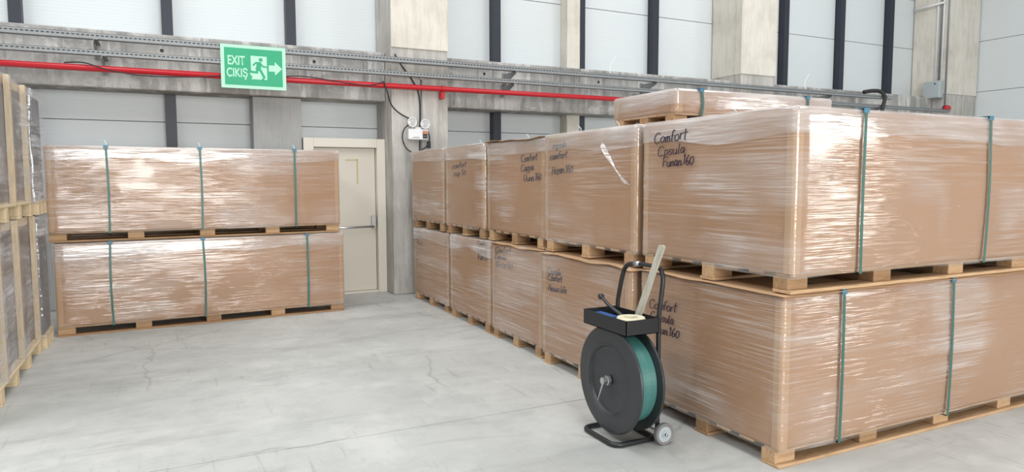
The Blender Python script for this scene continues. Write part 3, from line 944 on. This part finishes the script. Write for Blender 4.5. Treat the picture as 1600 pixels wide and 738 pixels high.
# lower tier, near to far
row_load('wrapped carton load on the floor nearest the camera, behind the strapping trolley', 2.775, 2.495, 3.69, 0, 0.912, 11, (0.43, 1.38, 2.35), sheet=True,
         texts=[('Comfort', 3.575, 0.675, 0.27, 0.062), ('Capsula', 3.565, 0.60, 0.235, 0.055), ('ccun.160', 3.53, 0.525, 0.255, 0.058)], ink_out=True, gtail=False)
row_load('wrapped carton load on the floor, second from the camera, half behind the trolley handle', 2.735, 3.73, 4.97, 0, 0.912, 12, (0.45, 1.4, 2.35), sheet=True,
         texts=[('Capsula', 4.87, 0.745, 0.21, 0.05), ('Comfort', 4.87, 0.69, 0.23, 0.05), ('Houun.life', 4.86, 0.607, 0.29, 0.055)])
row_load('wrapped carton load on the floor, third from the camera in the row', 2.765, 5.0, 6.02, 0, 0.912, 13, (0.45, 1.4, 2.35), sheet=True,
         texts=[('Comfort', 5.93, 0.82, 0.33, 0.055), ('Capula', 5.94, 0.755, 0.24, 0.055), ('Ununn.160', 5.92, 0.68, 0.36, 0.06)])
row_load('wrapped carton load on the floor, fourth from the camera in the row', 2.775, 6.06, 7.14, 0, 0.912, 14, (0.45, 1.4, 2.35),
         texts=[('Comfor', 6.39, 0.84, 0.25, 0.055), ('Capsul', 6.38, 0.775, 0.24, 0.055), ('Fun.150', 6.37, 0.705, 0.27, 0.06)])
row_load('wrapped carton load on the floor at the far end of the row by the column', 2.79, 7.22, 8.43, 0, 0.912, 15, (0.45, 1.4, 2.35),
         texts=[('Com', 8.3, 0.78, 0.2, 0.05), ('fun', 8.3, 0.7, 0.2, 0.05)])
# upper tier
row_load('wrapped carton load on the upper tier nearest the camera, marked Comfort Capsula 160', 2.78, 2.455, 3.69, Z2, 0.942, 21, (0.49, 1.59, 2.45),
         texts=[('Comfort', 3.555, 1.725, 0.31, 0.068), ('Cpsula', 3.52, 1.645, 0.26, 0.06), ('Funan.160', 3.47, 1.577, 0.29, 0.06)], ink_out=True, tails=((-1.1, 0.1),), gtail=False)
UP2 = row_load('wrapped carton load on the upper tier, second from the camera, with torn loose film', 2.765, 3.725, 4.985, Z2, 0.942, 22, (0.49, 1.45, 2.4),
         texts=[('capsula', 4.85, 1.745, 0.22, 0.05), ('comfort', 4.89, 1.66, 0.27, 0.055), ('Hizan.160', 4.86, 1.545, 0.33, 0.06)], tails=((-1.25, 0.31), (-1.25, -0.2)))
row_load('wrapped carton load on the upper tier, third from the camera, with a loose dark lid', 2.79, 5.005, 6.17, Z2, 0.935, 23, (0.49, 1.45, 2.4), sheet=True, sheet_lift=0.012, collar=True,
         texts=[('Comfort', 5.45, 1.655, 0.3, 0.06), ('Cappa', 5.45, 1.575, 0.24, 0.06), ('Uunn.160', 5.4, 1.485, 0.34, 0.062)], tails=((-1.25, 0.0),))
row_load('wrapped carton load on the upper tier, fourth from the camera in the row', 2.775, 6.19, 7.25, Z2, 0.942, 24, (0.49, 1.45, 2.4),
         texts=[('comfort', 7.05, 1.62, 0.4, 0.06), ('cap.50', 7.0, 1.54, 0.34, 0.06)], tails=((-1.2, 0.0),))
row_load('wrapped carton load on the upper tier at the far end, below the emergency lamp', 2.775, 7.305, 8.43, Z2, 0.938, 25, (0.49, 1.45, 2.4))

lf = MB()
vs, fs = [], []
rn = random.Random(5)
NU, NV = 14, 7
for i in range(NU + 1):
    for j in range(NV + 1):
        u, v = i / NU, j / NV
        y = 4.12 - 0.25 * u + 0.0 * v - 0.16 * math.sin(math.pi * u * 0.85) * v * -1 - 0.17 * v * u
        z = 1.77 - 0.29 * u ** 1.15 - 0.02 * v + 0.06 * v * math.sin(math.pi * u)
        vs.append((-1.4 - 0.006 - 0.02 * math.sin(math.pi * u) * abs(math.sin(5 * v)) - rn.uniform(0, 0.006), y - UP2.location.y, z - UP2.location.z))
for i in range(NU):
    for j in range(NV):
        q = i * (NV + 1) + j
        fs.append((q, q + 1, q + NV + 2, q + NV + 1))
lf.add(vs, fs, True).build('loose_film', 'gathered_film', UP2)

# third tier: one shallow load lying on the second upper load
pallet_load('shallow wrapped carton load lying on top of the right-hand stack', (3.215 + 0.79, 4.27, Z2 + 0.951), 0, 1.58, 0.77, 0.268, 31, [-0.57, 0.5], None, nb=3, bulge=0.008,
            gtail=False, sag=0.004)

# left stack
GLS = 'film-wrapped carton loads in the left-hand stack'
a = math.atan2(0.158, 2.795)
nv = Vector((-math.sin(a), math.cos(a), 0))
Wl = 1.06
for k, (lab, z0, H, st, mid, s) in enumerate((
        ('wrapped carton load on the floor, lower of the left stack before the door', 0, 0.905, (-0.92, -0.085, 0.98), Vector((0.41, 7.872, 0)), 41),
        ('wrapped carton load on top, upper of the left stack before the door', 0.912, 0.925, (-0.885, -0.05, 0.90), Vector((0.378, 7.868, 0)), 42))):
    c_ = mid + nv * Wl / 2
    pallet_load(lab, (c_.x, c_.y, z0), a, 2.795, Wl, H, s, list(st), GLS, nb=5, bulge=0.014, gtail=(k == 1))

# ------------------------------------------------------------------ crates along the left edge
def crate(label, x1, y0, y1, z0, H, posts, seed, goods, group, depth=1.0):
    t = empty('wrapped_crate', (x1 - depth / 2, (y0 + y1) / 2, z0))
    tag(t, label, 'crate', group)
    rnd = random.Random(seed)
    W = y1 - y0
    hx, hy = depth / 2, W / 2
    cy = (y0 + y1) / 2
    p = empty('pallet', (0, 0, 0), 0, t)
    nb = 5 if W > 1.5 else 3
    for i in range(nb):
        yy = -hy + 0.06 + (W - 0.12) * i / (nb - 1)
        put('bottom_board', shared_box('crate_skid', depth, 0.1, 0.02, 'pale_wood'), None, p, (0, yy, 0))
        for x in (-hx + 0.05, 0, hx - 0.05):
            put('block', shared_box('crate_block', 0.098, 0.1, 0.085, 'pale_wood'), None, p, (x, yy, 0.02))
    n = 5
    for i in range(n):
        put('deck_board', shared_box('crate_deck', 0.12, W, 0.02, 'pale_wood'), None, p, (-hx + 0.06 + (depth - 0.12) * i / (n - 1), 0, 0.105))
    # goods inside, set back behind the posts
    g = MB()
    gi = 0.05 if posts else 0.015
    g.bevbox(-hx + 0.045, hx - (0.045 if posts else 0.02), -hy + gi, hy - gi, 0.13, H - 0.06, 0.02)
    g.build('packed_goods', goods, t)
    for py in posts:
        for sx in (1, -1):
            put('post', shared_box('post', 0.04, 0.05, H - 0.13, 'pale_wood'), None, t, (sx * (hx - 0.022), py - cy, 0.125), (0, rnd.uniform(-.004, .004), 0))
    for zz in ((0.125, H - 0.085) if posts else ()):
        put('rail', shared_box('rail', 0.02, W - 0.02, 0.08, 'pale_wood'), None, t, (hx - 0.06, 0, zz))
    def df(x, y, z, a_, b_):
        s_ = x * abs(b_) + y * abs(a_)
        q = 1e9
        for py in posts:
            q = min(q, abs(y - (py - cy)))
        sink = (-0.024 if posts else -0.008) * (1 - math.exp(-(q / 0.04) ** 2)) * abs(a_)
        return sink + 0.003 + 0.006 * noise.noise(Vector((s_ * 5 + seed, z * 4 + s_ * 6, 1.7 * seed)))
    rows = [(0.1, 0.004)] + [(0.12 + (H - 0.14) * k / 16, 0) for k in range(17)] + [(H, 0.02), (H, 0.2)]
    shell(depth + 0.02, W + 0.02, rows, 0.03, 0.035, df).build('stretch_wrap', 'crate_film', t)
    return t


GC = 'wood-framed wrapped crates at the left edge'
crate('wood-framed crate wrapped in film at left edge, lower tier in front', -1.025, 5.0, 7.24, 0, 1.2, (5.1, 5.78, 6.45, 7.2), 51, 'crate_goods', GC)
crate('wood-framed crate wrapped in film at left edge, upper tier in front', -1.025, 5.0, 7.16, 1.203, 1.1, (5.1, 5.78, 6.45, 7.1), 52, 'crate_goods', GC)
crate('crate coloured dark for shade and wrapped in grey film, lower tier beside the left carton stack', -1.0, 7.32, 7.765, 0, 1.2, (), 53, 'dark_shaded_goods', GC)
crate('dark crate wrapped in grey film, upper tier beside the left carton stack', -1.0, 7.27, 7.765, 1.203, 1.1, (), 54, 'dark_shaded_goods', GC)

# ------------------------------------------------------------------ strapping trolley
B = Vector((2.33, 3.28, 0))
cart = empty('strapping_trolley', B)
tag(cart, 'black strapping trolley with a reel of green strap in front of the right row', 'trolley')
def R_(p):
    return tuple(Vector(p) - B)
def rpath(pts):
    return [R_(p) for p in pts]
# base loop
bp = []
x0, x1, y0, y1, z = 2.19, 2.47, 3.12, 3.45, 0.016
for cx, cy, a0 in ((x0 + 0.05, y0 + 0.05, 180), (x1 - 0.03, y0 + 0.03, 270), (x1 - 0.03, y1 - 0.03, 0), (x0 + 0.05, y1 - 0.05, 90)):
    rr = 0.05 if cx < 2.33 else 0.03
    for k in range(6):
        an = math.radians(a0 + 90 * k / 5)
        bp.append(R_((cx + rr * math.cos(an), cy + rr * math.sin(an), z)))
MB().tube(bp, 0.015, 10, True).build('base_frame', 'black_paint', cart)
# handle loop with two uprights
hp = [(2.46, 3.09, 0.03), (2.46, 3.09, 0.3), (2.46, 3.09, 0.70), (2.465, 3.085, 0.80), (2.478, 3.082, 0.93), (2.482, 3.095, 0.975), (2.486, 3.13, 1.0), (2.49, 3.28, 1.004), (2.486, 3.40, 0.995), (2.482, 3.44, 0.972), (2.478, 3.462, 0.93), (2.465, 3.485, 0.80), (2.46, 3.49, 0.70), (2.46, 3.49, 0.3), (2.46, 3.49, 0.03)]
MB().tube(spline(rpath(hp), 5), 0.0135, 10).build('handle', 'black_paint', cart)
MB().tube([R_((2.49, 3.31, 1.003)), R_((2.49, 3.36, 1.001))], 0.0165, 12).build('handle_tape', 'steel', cart)
for y in (3.09, 3.49):
    MB().tube(rpath([(2.46, y, 0.36), (2.43, y, 0.35)]), 0.012, 8).build('axle_lug', 'black_paint', cart)
MB().bevbox(*[v for ab in zip(R_((2.425, 3.08, 0.34)), R_((2.445, 3.5, 0.37))) for v in ab], 0.003).build('reel_crossbar', 'black_paint', cart)
# reel
CY, CZ = 3.255, 0.352
rl = empty('strap_reel', R_((2.32, CY, CZ)), 0, cart)
def disc(xo, sgn, r):
    # profile from hub out: flat centre, recessed ring step, wide flange, rolled rim
    prof = [(0.0, -0.008), (0.178, -0.008), (0.190, -0.006), (0.2, 0.008), (0.206, 0.012), (0.222, 0.009), (r - 0.012, 0.006), (r - 0.002, 0.001), (r, -0.006), (r - 0.004, -0.012), (0.0, -0.013)]
    return MB().lathe([(a_, xo + sgn * (b_ - 0.0)) for a_, b_ in prof], (0, 0, 0), 'X', 72).build('reel_disc', 'black_plastic', rl)
disc(-0.08, -1, 0.312)
disc(0.08, 1, 0.306)
MB().lathe([(0.17, -0.066), (0.252, -0.066), (0.256, -0.05), (0.25, -0.02), (0.255, 0.02), (0.252, 0.066), (0.17, 0.066)], (0, 0, 0), 'X', 72, True).build('strap_coil', 'strap_coil', rl)
MB().tube([(-0.115, 0, 0), (0.13, 0, 0)], 0.012, 12).build('axle', 'steel', rl)
MB().lathe([(0.0, -0.128), (0.022, -0.128), (0.024, -0.1), (0.03, -0.098), (0.03, -0.08)], (0, 0, 0), 'X', 6).build('hub_nut', 'steel', rl)
MB().tube([(-0.118, 0.0, 0.006), (-0.12, 0.004, -0.02), (-0.124, 0.044, -0.125)], 0.006, 8).build('crank_pin', 'steel', rl)
MB().tube([(-0.118, 0.0, 0.0), (-0.12, 0.034, 0.0)], 0.008, 8).build('crank_stub', 'black_paint', rl)
# tool tray
tx0, tx1, ty0, ty1, tz0, tz1 = 2.215, 2.44, 3.06, 3.49, 0.645, 0.73
tb = MB()
th = 0.004
for a_ in ((tx0, tx1, ty0, ty1, tz0, tz0 + th), (tx0, tx0 + th, ty0, ty1, tz0, tz1), (tx1 - th, tx1, ty0, ty1, tz0, tz1), (tx0, tx1, ty0, ty0 + th, tz0, tz1), (tx0, tx1, ty1 - th, ty1, tz0, tz1)):
    tb.box(a_[0] - B.x, a_[1] - B.x, a_[2] - B.y, a_[3] - B.y, a_[4], a_[5])
tb.build('tool_tray', 'black_paint', cart)
for y in (3.12, 3.43):
    MB().bevbox(2.435 - B.x, 2.462 - B.x, y - 0.02 - B.y, y + 0.02 - B.y, 0.655, 0.7, 0.002).build('tray_bracket', 'black_paint', cart)
MB().bevbox(2.27 - B.x, 2.40 - B.x, 3.36 - B.y, 3.42 - B.y, 0.60, 0.645, 0.004).build('strap_guide', 'black_paint', cart)
# wheels
MB().tube(rpath([(2.475, 3.02, 0.063), (2.475, 3.56, 0.063)]), 0.008, 8).build('wheel_axle', 'steel', cart)
for y in (3.05, 3.525):
    w_ = empty('wheel', R_((2.475, y, 0.063)), 0, cart)
    MB().lathe([(0.045, -0.012), (0.052, -0.016), (0.06, -0.015), (0.063, -0.009), (0.063, 0.009), (0.06, 0.015), (0.052, 0.016), (0.045, 0.012)], (0, 0, 0), 'Y', 36, True).build('tyre', 'grey_rubber', w_)
    MB().lathe([(0.0, -0.018), (0.016, -0.018), (0.02, -0.008), (0.042, -0.008), (0.046, -0.012), (0.046, 0.012), (0.042, 0.008), (0.02, 0.008), (0.016, 0.018), (0, 0.018)], (0, 0, 0), 'Y', 36).build('wheel_hub', 'grey_box', w_)
    MB().lathe([(0.0, -0.026), (0.008, -0.026), (0.009, -0.016)], (0, 0, 0), 'Y', 8).build('axle_nut', 'black_paint', w_)

# things in the tray
t = empty('strapping_tensioner', (2.33, 3.36, 0.65))
tag(t, 'black lever and blue-bodied strapping tool lying in the trolley tray', 'strapping tool')
MB().tube(spline([(0.03, 0.0 - 0.08, 0.05), (0.015, 0.05, 0.10), (0.0, 0.11, 0.145)], 5), [0.013 - 0.0004 * i for i in range(11)], 10).build('lever', 'black_plastic', t)
MB().lathe([(0, -0.014), (0.015, -0.014), (0.019, -0.007), (0.019, 0.007), (0.015, 0.014), (0, 0.014)], (0.0, 0.118, 0.147), 'X', 16).build('lever_knob', 'black_plastic', t)
MB().bevbox(-0.07, 0.0, -0.07, 0.11, 0.0, 0.062, 0.012).build('tool_body', 'blue_tool', t)
MB().bevbox(0.0, 0.05, -0.1, 0.0, 0.0, 0.055, 0.008).build('tool_head', 'black_plastic', t)
o = MB().lathe([(0.04, -0.04), (0.076, -0.04), (0.08, -0.034), (0.08, 0.034), (0.076, 0.04), (0.04, 0.04)], (0, 0, 0), 'Z', 40, True).build('tape_roll', 'cream_roll', None, (2.312, 3.15, 0.691))
tag(o, 'cream roll of tape lying in the near end of the trolley tray', 'tape roll')
# wooden slat leaning in the tray against the handle
t0, t1 = Vector((2.405, 3.25, 0.652)), Vector((2.452, 3.065, 1.14))
dirv = (t1 - t0).normalized()
side = Vector((0, 1, 0)) - dirv * dirv.y
side.normalize()
nn = dirv.cross(side)
mb = MB()
sl = (t1 - t0).length
mb.prism([(-0.023, 0), (0.023, 0), (0.022, sl - 0.01), (-0.006, sl), (-0.022, sl - 0.004)], (0, 0, 0), (1, 0, 0), (0, 0, 1), (0, 0.014, 0))
o = mb.build('wooden_slat', 'weathered_wood', None)
o.matrix_world = Matrix.Translation(t0) @ Matrix((side, -nn, dirv)).transposed().to_4x4()
tag(o, 'weathered wooden slat standing in the tray against the trolley handle', 'slat')
